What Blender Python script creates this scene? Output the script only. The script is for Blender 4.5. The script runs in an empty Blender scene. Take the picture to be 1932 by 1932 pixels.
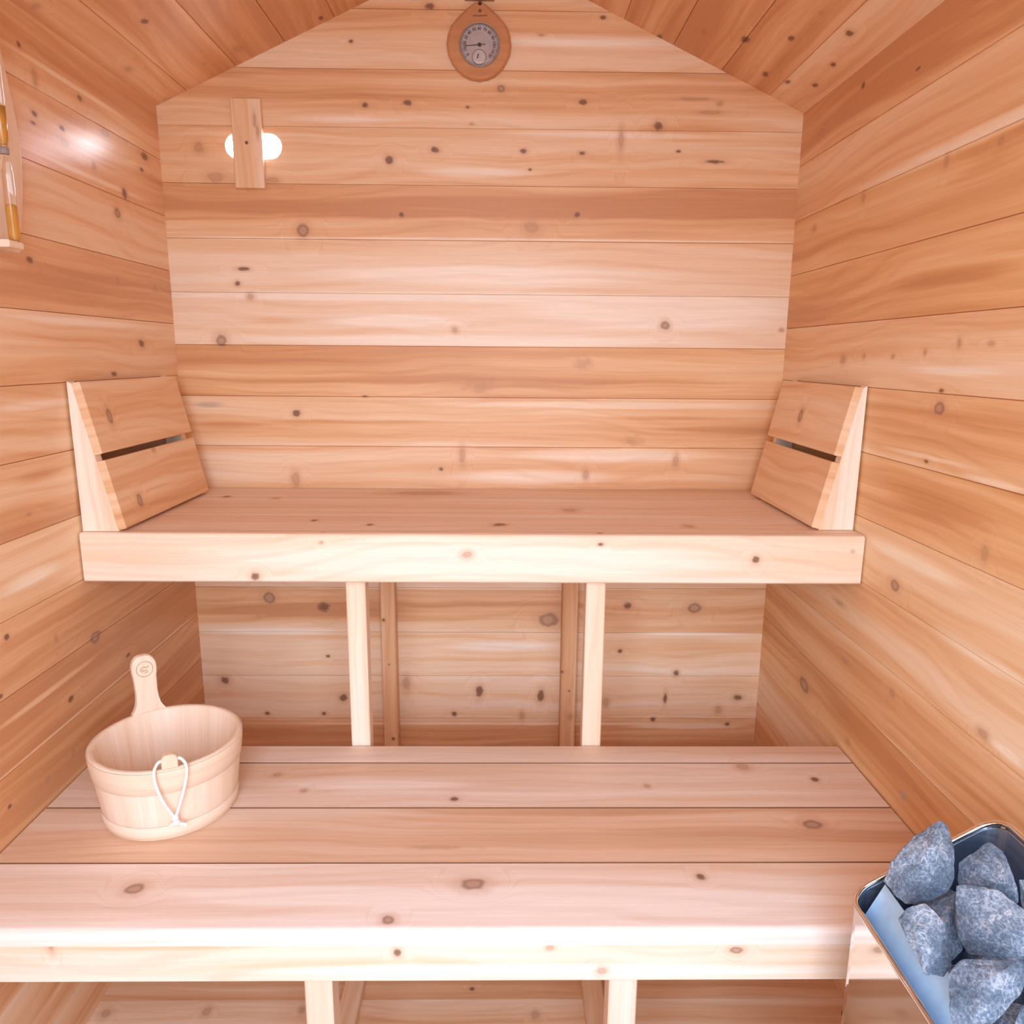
import bpy, bmesh, math, random
from mathutils import Vector, Matrix, noise
random.seed(7)
scene = bpy.context.scene
COL = scene.collection
V = Vector

# ------------------------------------------------------------ room sizes (m)
HW = 0.76            # half width of the cabin
EAVE, RIDGE = 1.857, 2.200
SL = math.hypot(HW, RIDGE - EAVE)
FRONT = -2.30        # inside face of the front wall
ZU, UD = 0.954, 0.5116   # upper bench top and depth
ZL, LB, LF = 0.4974, 0.4875, 1.0026   # lower bench top, rear edge, front edge

# ------------------------------------------------------------ knots and streaks of the boards
# (along grain, across grain, radius along, radius across, kind) in metres on each surface
K_BACK=[(-0.12,2.073,0.0121,0.0087,'d'),(0.279,2.055,0.0073,0.0044,'d'),(-0.301,1.999,0.0061,0.0044,'d'),(0.138,2.017,0.0086,0.0033,'p'),(0.045,1.903,0.0111,0.0091,'r'),(-0.274,1.864,0.0087,0.0068,'d'),(-0.175,1.87,0.0112,0.0068,'d'),(-0.033,1.862,0.005,0.0034,'d'),(0.238,1.876,0.0112,0.0068,'d'),(0.418,1.826,0.0126,0.0116,'d'),(-0.024,1.826,0.005,0.0035,'p'),(-0.219,1.745,0.0101,0.0105,'d'),(-0.112,1.769,0.0113,0.007,'d'),(0.099,1.768,0.0088,0.0058,'d'),(0.238,1.765,0.0088,0.0047,'d'),(0.115,1.727,0.0051,0.0035,'d'),(0.33,1.794,0.0076,0.0256,'p'),(0.468,1.771,0.0063,0.0035,'d'),(0.555,1.749,0.0254,0.0047,'d'),(-0.668,1.768,0.0112,0.0116,'p'),(0.502,1.886,0.0375,0.0034,'p'),(0.538,1.857,0.0276,0.0046,'p'),(0.56,1.876,0.0075,0.0057,'p'),(-0.631,1.703,0.0226,0.0118,'p'),(-0.501,1.697,0.0176,0.0071,'p'),(-0.431,1.585,0.0153,0.017,'r'),(-0.193,1.623,0.0076,0.006,'d'),(0.23,1.627,0.0077,0.0072,'d'),(0.12,1.595,0.018,0.0146,'p'),(-0.58,1.494,0.0154,0.0049,'d'),(-0.597,1.46,0.0077,0.0062,'d'),(-0.568,1.429,0.0091,0.0075,'p'),(-0.646,1.323,0.0144,0.0154,'r'),(-0.067,1.353,0.0079,0.0077,'p'),(0.456,1.369,0.0119,0.0115,'r'),(0.748,1.36,0.0066,0.0051,'p'),(-0.006,1.214,0.0481,0.0264,'b'),(0.254,1.275,0.0333,0.0196,'b'),(-0.469,1.146,0.0107,0.0093,'d'),(0.388,1.08,0.0354,0.0163,'b'),(-0.688,1.165,0.0532,0.0119,'g'),(-0.051,1.039,0.0082,0.0219,'p'),(-0.48,0.975,0.0109,0.0194,'p'),(-0.106,1.005,0.0068,0.0055,'d'),(0.268,0.993,0.0082,0.0139,'p'),(0.5,1.029,0.0082,0.0165,'p'),(-0.296,1.189,0.008,0.003,'d'),(-0.567,0.656,0.0169,0.0177,'r'),(-0.424,0.63,0.017,0.0149,'d'),(0.179,0.596,0.0286,0.021,'r'),(0.391,0.637,0.0114,0.009,'d'),(0.571,0.631,0.02,0.015,'r'),(-0.418,0.491,0.0057,0.0046,'d'),(-0.701,0.421,0.0144,0.0108,'d'),(-0.381,0.37,0.0116,0.011,'d'),(-0.592,0.323,0.0073,0.0063,'d'),(-0.435,0.323,0.0073,0.0063,'d'),(-0.207,0.411,0.0101,0.0218,'p'),(-0.008,0.388,0.0102,0.0188,'d'),(0.161,0.377,0.0102,0.0204,'d'),(-0.077,0.322,0.0073,0.0079,'d'),(0.11,0.317,0.0073,0.0127,'p'),(0.375,0.508,0.0072,0.0061,'d'),(0.531,0.444,0.0087,0.0093,'d'),(0.505,0.37,0.0059,0.0173,'d'),(0.706,0.372,0.0132,0.0095,'d'),(0.654,0.334,0.0089,0.0111,'p'),(0.474,0.307,0.0074,0.0064,'d'),(0.682,0.292,0.0074,0.0064,'d'),(0.34,0.357,0.0103,0.0158,'p'),(-0.524,1.566,0.2553,0.0049,'s'),(0.053,1.568,0.7719,0.0037,'s'),(-0.012,1.434,0.835,0.0151,'s'),(-0.012,1.329,0.6598,0.0155,'s'),(0.448,1.399,0.3953,0.0509,'s'),(-0.209,1.375,0.2095,0.0178,'s'),(-0.012,1.484,0.519,0.0324,'s'),(0.324,1.17,0.445,0.0093,'s'),(0.328,1.042,0.2734,0.0192,'s'),(0.124,0.985,0.2057,0.0194,'s'),(-0.011,1.72,0.1516,0.0142,'s'),(0.302,1.805,0.3268,0.0093,'s'),(-0.322,1.833,0.1863,0.0115,'s'),(0.234,2.003,0.3068,0.0155,'s'),(-0.555,0.563,0.2414,0.012,'s'),(0.561,0.557,0.2018,0.0046,'s'),(-0.014,0.684,0.7627,0.0059,'s'),(0.058,0.52,0.1869,0.0153,'s'),(-0.014,0.293,0.7636,0.0048,'s'),(0.576,0.286,0.1777,0.0112,'s'),(0.244,1.645,0.4859,0.0289,'o'),(-0.266,1.628,0.3817,0.0168,'o'),(-0.012,1.228,0.7472,0.0184,'o'),(-0.644,1.117,0.1205,0.0134,'o'),(0.49,1.825,0.176,0.0347,'o'),(-0.601,1.926,0.1469,0.0112,'o'),(-0.439,0.624,0.3392,0.0208,'o'),(-0.509,1.373,0.0783,0.0114,'o'),(-0.349,1.126,0.3492,0.0094,'o'),(0.598,1.111,0.1907,0.0108,'o'),(0.461,1.138,0.2169,0.0081,'o')]
K_LEFT=[(-0.45,0.613,0.6,0.0045,'s'),(-0.3,1.63,0.25,0.006,'s'),(-0.521,1.796,0.0077,0.0069,'d'),(-0.485,1.758,0.0085,0.0143,'p'),(-0.342,1.769,0.0099,0.0059,'d'),(-0.498,1.696,0.0096,0.0054,'d'),(-0.504,1.679,0.0095,0.0036,'d'),(-0.415,1.695,0.009,0.0048,'d'),(-0.411,1.673,0.0164,0.0067,'p'),(-0.255,1.731,0.0199,0.0084,'p'),(-0.313,1.654,0.0084,0.0082,'p'),(-0.085,1.727,0.0189,0.0094,'d'),(-0.104,1.695,0.0106,0.0046,'d'),(-0.195,1.626,0.0123,0.0122,'d'),(-0.234,1.58,0.014,0.012,'r'),(-0.562,1.447,0.0121,0.0062,'d'),(-0.086,1.441,0.0085,0.0085,'p'),(-0.18,1.313,0.0154,0.0093,'d'),(-0.315,1.249,0.0109,0.0054,'d'),(-0.745,0.834,0.0076,0.0051,'d'),(-0.49,0.735,0.0206,0.0125,'r'),(-0.593,0.652,0.0098,0.0059,'d'),(-0.777,0.745,0.0061,0.0042,'d'),(-0.616,0.781,0.0049,0.0085,'p'),(-0.373,0.648,0.011,0.0045,'d'),(-0.793,0.556,0.0061,0.0043,'d'),(-0.607,0.546,0.0067,0.0089,'p'),(-0.69,0.543,0.0073,0.0065,'p'),(-0.648,1.02,0.0085,0.0036,'p'),(-0.261,1.44,0.0092,0.0076,'p'),(-0.368,1.349,0.3213,0.0083,'s'),(-0.604,1.202,0.1325,0.0107,'s'),(-0.339,1.784,0.2357,0.0059,'s'),(-0.662,0.91,0.0986,0.018,'s'),(-0.643,0.695,0.1801,0.0075,'s'),(-0.409,1.431,0.3009,0.0219,'o'),(-0.614,1.079,0.0888,0.0145,'o'),(-0.5,0.685,0.1844,0.0125,'o')]
K_RIGHT=[(-0.308,1.819,0.0097,0.0072,'d'),(-0.516,1.778,0.0091,0.003,'d'),(-0.774,1.596,0.0075,0.0059,'p'),(-0.639,1.602,0.0065,0.01,'p'),(-0.356,1.602,0.0072,0.0092,'p'),(-0.142,1.799,0.0176,0.0034,'p'),(-0.114,1.785,0.0212,0.0058,'p'),(-0.121,1.581,0.0124,0.0071,'p'),(-0.702,1.214,0.0151,0.0109,'r'),(-0.631,0.892,0.0159,0.0112,'r'),(-0.425,0.79,0.0236,0.0054,'p'),(-0.863,1.013,0.0087,0.0137,'p'),(-0.641,1.303,0.005,0.0052,'p'),(-0.333,1.29,0.0126,0.0086,'p'),(-0.425,1.296,0.0067,0.0051,'p'),(-0.537,1.296,0.0076,0.0047,'p'),(-0.735,1.317,0.0058,0.0072,'p'),(-0.292,0.544,0.0289,0.0169,'r'),(-0.737,0.539,0.0113,0.0118,'g'),(-0.916,0.754,0.0124,0.0076,'p'),(-0.664,0.699,0.0104,0.0075,'p'),(-0.476,0.682,0.0135,0.0053,'p'),(-0.813,1.315,0.0073,0.0038,'p'),(-0.684,1.125,0.0078,0.0035,'d'),(-0.701,1.242,0.0075,0.0034,'d'),(-0.524,0.526,0.0174,0.0126,'b'),(-0.75,1.620,0.46,0.015,'s'),(-0.67,1.132,0.143,0.0044,'s'),(-0.855,1.118,0.0814,0.0053,'s'),(-0.73,1.274,0.1829,0.0114,'s'),(-0.676,0.949,0.1943,0.0179,'s'),(-0.969,0.754,0.0502,0.0101,'s'),(-0.886,0.861,0.1153,0.0122,'s'),(-0.698,1.421,0.2024,0.0179,'o'),(-0.719,1.051,0.1785,0.0221,'o'),(-0.359,1.794,0.2693,0.0199,'o'),(-0.605,0.57,0.2284,0.0198,'o'),(-0.733,1.568,0.1195,0.0123,'o')]
K_CEIL_R=[(-0.174,0.614,0.0175,0.0091,'d'),(-0.004,0.451,0.0159,0.0073,'d'),(-0.264,0.686,0.0113,0.0075,'d'),(-0.083,0.698,0.0142,0.0084,'d'),(-0.374,0.764,0.0123,0.0079,'d'),(-0.251,0.79,0.0105,0.0064,'d'),(-0.1,0.748,0.0102,0.0057,'d'),(-0.143,0.798,0.0104,0.0062,'d'),(-0.387,0.697,0.0075,0.0053,'p'),(-0.124,0.533,0.0222,0.0099,'b')]
K_CEIL_L=[(-0.492,0.815,0.0096,0.0083,'p'),(-0.314,0.697,0.0109,0.0077,'d'),(-0.192,0.801,0.012,0.0084,'p'),(-0.025,0.398,0.012,0.006,'d'),(-0.066,0.592,0.0175,0.0121,'p'),(0.004,0.803,0.0176,0.0108,'p'),(-0.075,0.674,0.0148,0.0089,'b')]
K_UFRONT=[(-0.43,0.869,0.0092,0.0086,'d'),(-0.019,0.914,0.0113,0.0074,'p'),(0.24,0.936,0.0062,0.0042,'d'),(0.544,0.906,0.0083,0.0086,'d'),(0.732,0.923,0.0073,0.0064,'b'),(-0.299,0.937,0.0051,0.0032,'p'),(0.004,0.9,0.5142,0.032,'s')]
K_USEAT=[(-0.616,-0.129,0.0101,0.0131,'d'),(-0.492,-0.146,0.01,0.013,'p'),(-0.341,-0.391,0.0076,0.0099,'d'),(-0.219,-0.428,0.0075,0.0097,'d'),(0.044,-0.423,0.0152,0.0147,'d'),(0.2,-0.274,0.0167,0.0217,'p'),(0.43,-0.43,0.0109,0.0142,'p'),(-0.55,-0.522,0.006,0.0078,'p'),(0.226,-0.347,0.4565,0.0108,'s'),(-0.143,-0.066,0.0793,0.0295,'p')]
K_LSEAT=[(0.53,-0.571,0.0137,0.0137,'p'),(0.654,-0.616,0.0082,0.0074,'d'),(0.326,-0.638,0.006,0.0071,'p'),(-0.035,-0.681,0.0077,0.0067,'d'),(-0.382,-0.6,0.0081,0.0075,'p'),(-0.317,-0.654,0.0069,0.0069,'p'),(0.592,-0.758,0.0185,0.0136,'r'),(0.007,-0.907,0.0212,0.0142,'r'),(-0.505,-0.916,0.0152,0.0127,'r'),(0.362,-0.891,0.0075,0.0085,'d'),(-0.112,-0.981,0.0099,0.0093,'r'),(-0.056,-0.82,0.0698,0.0068,'b'),(0.048,-0.733,0.4671,0.0342,'o'),(-0.193,-0.633,0.1998,0.0251,'s'),(0.176,-0.944,0.3954,0.0333,'s'),(-0.221,-0.932,0.2378,0.0226,'s')]
K_LFRONT=[(-0.099,0.461,0.0068,0.007,'d'),(-0.342,0.486,0.0067,0.0043,'d'),(-0.586,0.474,0.0052,0.0104,'p'),(0.117,0.469,0.006,0.0044,'p'),(0.384,0.464,0.0099,0.0062,'r'),(0.192,0.43,0.0084,0.0071,'p'),(-0.184,0.484,0.0045,0.003,'p'),(0.095,0.433,0.455,0.0124,'s'),(0.283,0.476,0.0907,0.0035,'o'),(-0.429,0.47,0.2229,0.0052,'o')]
K_FLOOR=[(-0.734,-0.646,0.0095,0.0111,'p'),(-0.536,-0.642,0.0085,0.011,'p'),(0.124,-0.654,0.0085,0.011,'p'),(-0.346,-0.639,0.0064,0.0083,'p'),(-0.006,-0.589,0.0066,0.0054,'d')]
EXPOSURE = 0.12

# ------------------------------------------------------------ materials
def new_mat(name):
    m = bpy.data.materials.new(name); m.use_nodes = True
    nt = m.node_tree; nt.nodes.clear()
    out = nt.nodes.new('ShaderNodeOutputMaterial')
    b = nt.nodes.new('ShaderNodeBsdfPrincipled')
    nt.links.new(b.outputs[0], out.inputs[0])
    return m, nt, b

class N:
    """small helper for wiring nodes"""
    def __init__(s, nt): s.nt = nt
    def put(s, inp, v):
        if hasattr(v, 'is_output') or isinstance(v, bpy.types.NodeSocket): s.nt.links.new(v, inp)
        else: inp.default_value = v
    def math(s, op, a, b=0.0, c=None, clamp=False):
        n = s.nt.nodes.new('ShaderNodeMath'); n.operation = op; n.use_clamp = clamp
        s.put(n.inputs[0], a); s.put(n.inputs[1], b)
        if c is not None: s.put(n.inputs[2], c)
        return n.outputs[0]
    def vec(s, op, a, b=(0,0,0), c=None):
        n = s.nt.nodes.new('ShaderNodeVectorMath'); n.operation = op
        s.put(n.inputs[0], a); s.put(n.inputs[1], b)
        if c is not None: s.put(n.inputs[2], c)
        return n.outputs['Value'] if op in ('LENGTH','DISTANCE','DOT_PRODUCT') else n.outputs[0]
    def comb(s, x, y, z=0.0):
        n = s.nt.nodes.new('ShaderNodeCombineXYZ')
        s.put(n.inputs[0], x); s.put(n.inputs[1], y); s.put(n.inputs[2], z); return n.outputs[0]
    def noise(s, v, scale=1.0, detail=2.0, rough=0.5, dist=0.0):
        n = s.nt.nodes.new('ShaderNodeTexNoise'); s.put(n.inputs['Vector'], v)
        n.inputs['Scale'].default_value = scale; n.inputs['Detail'].default_value = detail
        n.inputs['Roughness'].default_value = rough; n.inputs['Distortion'].default_value = dist
        return n.outputs['Fac']
    def ramp(s, fac, stops, interp='LINEAR'):
        n = s.nt.nodes.new('ShaderNodeValToRGB'); s.put(n.inputs[0], fac)
        cr = n.color_ramp; cr.interpolation = interp
        while len(cr.elements) < len(stops): cr.elements.new(0.5)
        for e, (p, c) in zip(cr.elements, stops):
            e.position = p; e.color = (*c, 1) if len(c) == 3 else c
        return n.outputs[0]
    def mix(s, fac, a, b, mode='MIX'):
        n = s.nt.nodes.new('ShaderNodeMix'); n.data_type = 'RGBA'; n.blend_type = mode
        s.put(n.inputs[0], fac)
        s.put(n.inputs[6], a if not isinstance(a, tuple) else (*a, 1))
        s.put(n.inputs[7], b if not isinstance(b, tuple) else (*b, 1))
        return n.outputs[2]
    def maprange(s, v, a, b, c=0.0, d=1.0, smooth=True):
        n = s.nt.nodes.new('ShaderNodeMapRange'); n.interpolation_type = 'SMOOTHSTEP' if smooth else 'LINEAR'
        s.put(n.inputs[0], v)
        for i, x in enumerate((a, b, c, d)): n.inputs[1+i].default_value = x
        return n.outputs[0]

DEEP  = (0.60, 0.305, 0.148)
HEART = (0.675, 0.370, 0.182)
AMBER = (0.785, 0.500, 0.282)
MIDW  = (0.845, 0.628, 0.425)
PINKW = (0.885, 0.725, 0.565)
SAPW  = (0.94, 0.855, 0.735)
def wood(name, knots=(), rough=0.42, grain=0.5, palette=None, spec=0.45):
    m, nt, b = new_mat(name); n = N(nt)
    uvn = nt.nodes.new('ShaderNodeUVMap'); uvn.uv_map = 'UVMap'
    uv = uvn.outputs[0]
    at = nt.nodes.new('ShaderNodeVertexColor'); at.layer_name = 'bd'
    sp = nt.nodes.new('ShaderNodeSeparateColor'); nt.links.new(at.outputs[0], sp.inputs[0])
    tone, rnd, dark = sp.outputs[0], sp.outputs[1], sp.outputs[2]
    su = nt.nodes.new('ShaderNodeSeparateXYZ'); nt.links.new(uv, su.inputs[0])
    u, v = su.outputs[0], su.outputs[1]
    off = n.math('MULTIPLY', rnd, 61.0)
    # distance fields of the knots, one per kind
    D = {}
    wob = n.noise(n.comb(n.math('MULTIPLY', u, 55.0), n.math('MULTIPLY', v, 75.0), off), 1.0, 2.0)
    for (cu, cv, ru, rv, k) in knots:
        d = n.vec('LENGTH', n.vec('MULTIPLY_ADD', uv, (1/ru, 1/rv, 0), (-cu/ru, -cv/rv, 0)))
        D[k] = d if k not in D else n.math('MINIMUM', D[k], d)
    hard = None
    for k in 'dpr':
        if k in D: hard = D[k] if hard is None else n.math('MINIMUM', hard, D[k])
    # grain coordinates
    bow = n.noise(n.comb(n.math('MULTIPLY', u, 1.6), n.math('MULTIPLY', v, 5.0), off), 1.0, 2.0, 0.45)
    # the rings of a trunk cut by the saw: distance from a wandering pith line
    ph = n.math('ADD', n.math('MULTIPLY', v, 62.0), n.math('MULTIPLY', bow, 11.0))
    ph = n.math('ADD', ph, off)
    if hard is not None:
        near = n.math('POWER', 2.718, n.math('MULTIPLY', n.math('MULTIPLY', hard, hard), -0.42))
        ring = n.math('MULTIPLY', hard, 2.6)
        ph = n.math('ADD', n.math('MULTIPLY', ph, n.math('SUBTRACT', 1.0, near)), n.math('MULTIPLY', ring, near))
    sn = n.math('SINE', n.math('MULTIPLY', ph, 3.2))
    late = n.maprange(sn, 0.15, 1.0)
    streak = n.noise(n.comb(n.math('MULTIPLY', u, 0.55), n.math('ADD', n.math('MULTIPLY', v, 17.0), n.math('MULTIPLY', bow, 1.2)), off), 1.0, 3.0, 0.55)
    blot = n.noise(n.comb(n.math('MULTIPLY', u, 2.2), n.math('MULTIPLY', v, 9.0), n.math('ADD', off, 9.0)), 1.0, 2.0)
    fib = n.noise(n.comb(n.math('MULTIPLY', u, 9.0), n.math('MULTIPLY', v, 420.0), off), 1.0, 2.0, 0.6)
    fine_streak = n.noise(n.comb(n.math('MULTIPLY', u, 0.8), n.math('ADD', n.math('MULTIPLY', v, 70.0), n.math('MULTIPLY', bow, 4.0)), n.math('ADD', off, 4.0)), 1.0, 2.0, 0.5)
    t = n.math('ADD', tone, n.math('MULTIPLY', n.math('SUBTRACT', streak, 0.5), 1.15))
    t = n.math('ADD', t, n.math('MULTIPLY', n.math('SUBTRACT', fine_streak, 0.5), 0.42))
    t = n.math('ADD', t, n.math('MULTIPLY', n.math('SUBTRACT', blot, 0.5), 0.30))
    t = n.math('SUBTRACT', t, n.math('MULTIPLY', late, 0.10*grain))
    if 's' in D:
        e = n.math('ADD', D['s'], n.math('MULTIPLY', n.math('SUBTRACT', streak, 0.5), 1.6))
        t = n.math('ADD', t, n.math('MULTIPLY', n.maprange(e, 1.15, 0.35), 0.42))
    if 'o' in D:
        e = n.math('ADD', D['o'], n.math('MULTIPLY', n.math('SUBTRACT', streak, 0.5), 1.6))
        t = n.math('SUBTRACT', t, n.math('MULTIPLY', n.maprange(e, 1.2, 0.3), 0.22))
    stops = palette or [(0.0, DEEP), (0.13, HEART), (0.31, AMBER), (0.5, MIDW), (0.74, PINKW), (1.0, SAPW)]
    col = n.ramp(t, stops)
    col = n.mix(dark, col, n.mix(1.0, col, (1.0, 0.968, 0.84), 'MULTIPLY'))   # golden boards
    fd = n.maprange(fib, 0.3, 0.75, 0.93, 1.03, False)
    col = n.mix(1.0, col, n.comb(fd, fd, fd), 'MULTIPLY')
    lt = n.math('MULTIPLY', late, 0.16*grain)
    col = n.mix(lt, col, (0.58, 0.30, 0.15))
    if hard is not None:      # resin halo round the knots
        hw = n.math('ADD', hard, n.math('MULTIPLY', n.math('SUBTRACT', wob, 0.5), 1.0))
        col = n.mix(n.math('MULTIPLY', n.maprange(hw, 2.3, 0.9), 0.34), col, (0.56, 0.31, 0.17))
    for k, c_in, c_edge in (('p', (0.50, 0.28, 0.17), (0.42, 0.22, 0.125)), ('r', (0.46, 0.28, 0.19), (0.20, 0.10, 0.065)), ('d', (0.15, 0.065, 0.035), (0.22, 0.10, 0.055))):
        if k in D:
            dw = n.math('ADD', D[k], n.math('MULTIPLY', n.math('SUBTRACT', wob, 0.5), 1.1 if k != 'r' else 0.6))
            kc = n.mix(n.maprange(dw, 0.35, 0.8), c_in, c_edge)
            col = n.mix(n.math('MULTIPLY', n.maprange(dw, 1.15, 0.55), 0.55 if k == 'p' else 0.82), col, kc)
    if 'b' in D:
        dw = n.math('ADD', D['b'], n.math('MULTIPLY', n.math('SUBTRACT', wob, 0.5), 1.6))
        col = n.mix(n.math('MULTIPLY', n.maprange(dw, 1.2, 0.1), 0.40), col, (0.40, 0.19, 0.10))
    if 'g' in D:
        dw = n.math('ADD', D['g'], n.math('MULTIPLY', n.math('SUBTRACT', streak, 0.5), 1.6))
        col = n.mix(n.math('MULTIPLY', n.maprange(dw, 1.1, 0.3), 0.6), col, (0.42, 0.34, 0.30))
    nt.links.new(col, b.inputs['Base Color'])
    b.inputs['Roughness'].default_value = rough
    b.inputs['Specular IOR Level'].default_value = spec
    bp = nt.nodes.new('ShaderNodeBump'); bp.inputs['Strength'].default_value = 0.10; bp.inputs['Distance'].default_value = 0.001
    nt.links.new(fib, bp.inputs['Height']); nt.links.new(bp.outputs[0], b.inputs['Normal'])
    return m

def plain(name, col, rough=0.5, metal=0.0, spec=0.5, bump=0.0):
    m, nt, b = new_mat(name); n = N(nt)
    tc = nt.nodes.new('ShaderNodeTexCoord')
    f = n.noise(tc.outputs['Object'], 60.0, 3.0)
    c = n.mix(n.maprange(f, 0.3, 0.7, 0.0, 1.0, False), tuple(x*0.92 for x in col), tuple(min(1, x*1.06) for x in col))
    nt.links.new(c, b.inputs['Base Color'])
    b.inputs['Roughness'].default_value = rough; b.inputs['Metallic'].default_value = metal
    b.inputs['Specular IOR Level'].default_value = spec
    return m

M_BACK = wood('cedar back wall', K_BACK, rough=0.44)
M_LEFT = wood('cedar left wall', K_LEFT, rough=0.28, spec=0.5)
M_RIGHT = wood('cedar right wall', K_RIGHT, rough=0.44)
M_CEIL_R = wood('cedar ceiling right slope', K_CEIL_R, rough=0.5)
M_CEIL_L = wood('cedar ceiling left slope', K_CEIL_L, rough=0.5)
M_BENCH = wood('cedar bench boards', K_USEAT + K_LSEAT, rough=0.5, palette=[(0.0,(0.30,0.14,0.07)),(0.06,(0.62,0.37,0.22)),(0.3,(0.75,0.515,0.345)),(0.5,(0.805,0.615,0.46)),(0.74,(0.855,0.715,0.595)),(1.0,(0.93,0.85,0.765))])  # darkest stop holds the seam shade painted on the plank edges
M_FASCIA = wood('cedar bench fronts', K_UFRONT + K_LFRONT, rough=0.5)
M_RLEG = wood('cedar rear legs', [(.61,-.258,.005,.005,'d'),(.27,-.240,.005,.005,'d'),(.485,-.247,.003,.003,'d'),(.465,.212,.005,.010,'d'),(.41,.235,.003,.003,'d'),(.335,.240,.010,.008,'p')], rough=0.5)
M_FLOOR = wood('cedar floor boards', K_FLOOR, rough=0.5)
M_WOOD = wood('cedar sticks', (), rough=0.5)
M_REST = wood('cedar backrest', [(0.066,0.072,0.010,0.017,'r'),(0.080,0.245,0.011,0.014,'r'),(0.20,0.155,0.008,0.006,'p')], rough=0.5, grain=0.6)
M_REST2 = wood('cedar backrest knot at middle', [(0.215,0.075,0.012,0.015,'r')], rough=0.5, grain=0.6)
PALE = [(0.0, (0.80,0.60,0.42)), (0.5, (0.87,0.72,0.56)), (1.0, (0.92,0.82,0.70))]
M_PAIL = wood('pale pine staves', (), rough=0.5, grain=0.35, palette=PALE)
M_TAN = wood('tan varnished wood', (), rough=0.4, grain=1.2, palette=[(0.0,(0.42,0.18,0.075)),(0.5,(0.56,0.265,0.115)),(1.0,(0.66,0.36,0.18))])
M_BURN = plain('burnt brown marks', (0.20, 0.075, 0.03), 0.6)
M_HOLE = plain('dark hole', (0.05, 0.02, 0.012), 0.7)
M_ROPE = plain('white cord', (0.86, 0.85, 0.84), 0.8)
M_DIAL = plain('dial paper', (0.80, 0.73, 0.75), 0.45)
M_INK = plain('black ink', (0.06, 0.05, 0.06), 0.5)
M_SCREW = plain('screw steel', (0.25, 0.18, 0.14), 0.4, 0.8)
M_SAND = plain('orange sand', (0.96, 0.50, 0.09), 0.8)
M_GREY = plain('grey plastic', (0.30, 0.27, 0.25), 0.5)
M_WIRE = plain('white grille wire', (0.8, 0.8, 0.8), 0.5)
M_DARK = plain('dark iron', (0.04, 0.04, 0.045), 0.5, 0.6)

def glass(name):
    m, nt, b = new_mat(name)
    b.inputs['Base Color'].default_value = (0.97, 0.98, 0.98, 1)
    b.inputs['Roughness'].default_value = 0.02
    b.inputs['Transmission Weight'].default_value = 1.0
    b.inputs['IOR'].default_value = 1.45
    return m
M_GLASS = glass('clear glass')

def steel(name, col, rough, aniso=0.0):
    m, nt, b = new_mat(name); n = N(nt)
    tc = nt.nodes.new('ShaderNodeTexCoord')
    mp = nt.nodes.new('ShaderNodeMapping'); mp.inputs['Scale'].default_value = (6, 6, 240)
    nt.links.new(tc.outputs['Object'], mp.inputs[0])
    f = n.noise(mp.outputs[0], 1.0, 3.0)
    nt.links.new(n.maprange(f, 0.2, 0.8, rough*0.8, rough*1.25, False), b.inputs['Roughness'])
    b.inputs['Base Color'].default_value = (*col, 1); b.inputs['Metallic'].default_value = 1.0
    return m
M_STEEL = steel('polished steel', (0.80, 0.78, 0.76), 0.07)
M_LINER = steel('galvanised liner', (0.46, 0.56, 0.70), 0.38)
M_GUARD = plain('galvanised guard painted sky reflection', (0.46, 0.72, 0.98), 0.28, 0.1)  # blue sky reflection on galvanised steel, painted in as base colour

def stone_mat(name):
    m, nt, b = new_mat(name); n = N(nt)
    tc = nt.nodes.new('ShaderNodeTexCoord'); oi = nt.nodes.new('ShaderNodeObjectInfo')
    p = n.vec('ADD', tc.outputs['Object'], n.comb(n.math('MULTIPLY', oi.outputs['Random'], 7.0), 0.0, 0.0))
    big = n.noise(p, 26.0, 4.0, 0.6)
    fine = n.noise(p, 300.0, 5.0, 0.75)
    vein = n.noise(n.vec('ADD', p, n.comb(3.1, 1.7, 0.0)), 34.0, 2.0, 0.5, 0.8)
    vein2 = n.noise(n.vec('ADD', p, n.comb(0.3, 5.7, 2.0)), 60.0, 2.0, 0.5, 0.5)
    ln = n.maprange(n.math('ABSOLUTE', n.math('SUBTRACT', vein, 0.5)), 0.020, 0.0)
    ln2 = n.maprange(n.math('ABSOLUTE', n.math('SUBTRACT', vein2, 0.5)), 0.022, 0.0)
    ln = n.math('MULTIPLY', n.math('MAXIMUM', ln, n.math('MULTIPLY', ln2, 0.6)), n.maprange(big, 0.36, 0.62))
    c = n.ramp(n.math('ADD', n.math('MULTIPLY', big, 0.40), n.math('MULTIPLY', fine, 0.60)), [(0.36, (0.065,0.098,0.145)), (0.49, (0.150,0.210,0.288)), (0.62, (0.40,0.49,0.60))])
    c = n.mix(n.math('MULTIPLY', ln, 0.6), c, (0.72, 0.76, 0.82))
    nt.links.new(c, b.inputs['Base Color']); b.inputs['Roughness'].default_value = 0.75
    b.inputs['Specular IOR Level'].default_value = 0.3
    bp = nt.nodes.new('ShaderNodeBump'); bp.inputs['Strength'].default_value = 0.5; bp.inputs['Distance'].default_value = 0.003
    nt.links.new(n.math('ADD', fine, n.math('MULTIPLY', big, 1.5)), bp.inputs['Height']); nt.links.new(bp.outputs[0], b.inputs['Normal'])
    return m
M_STONE = stone_mat('blue grey stone')

# ------------------------------------------------------------ mesh helpers
def new_bm():
    bm = bmesh.new(); bm.loops.layers.uv.new('UVMap'); bm.loops.layers.float_color.new('bd'); return bm

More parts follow.
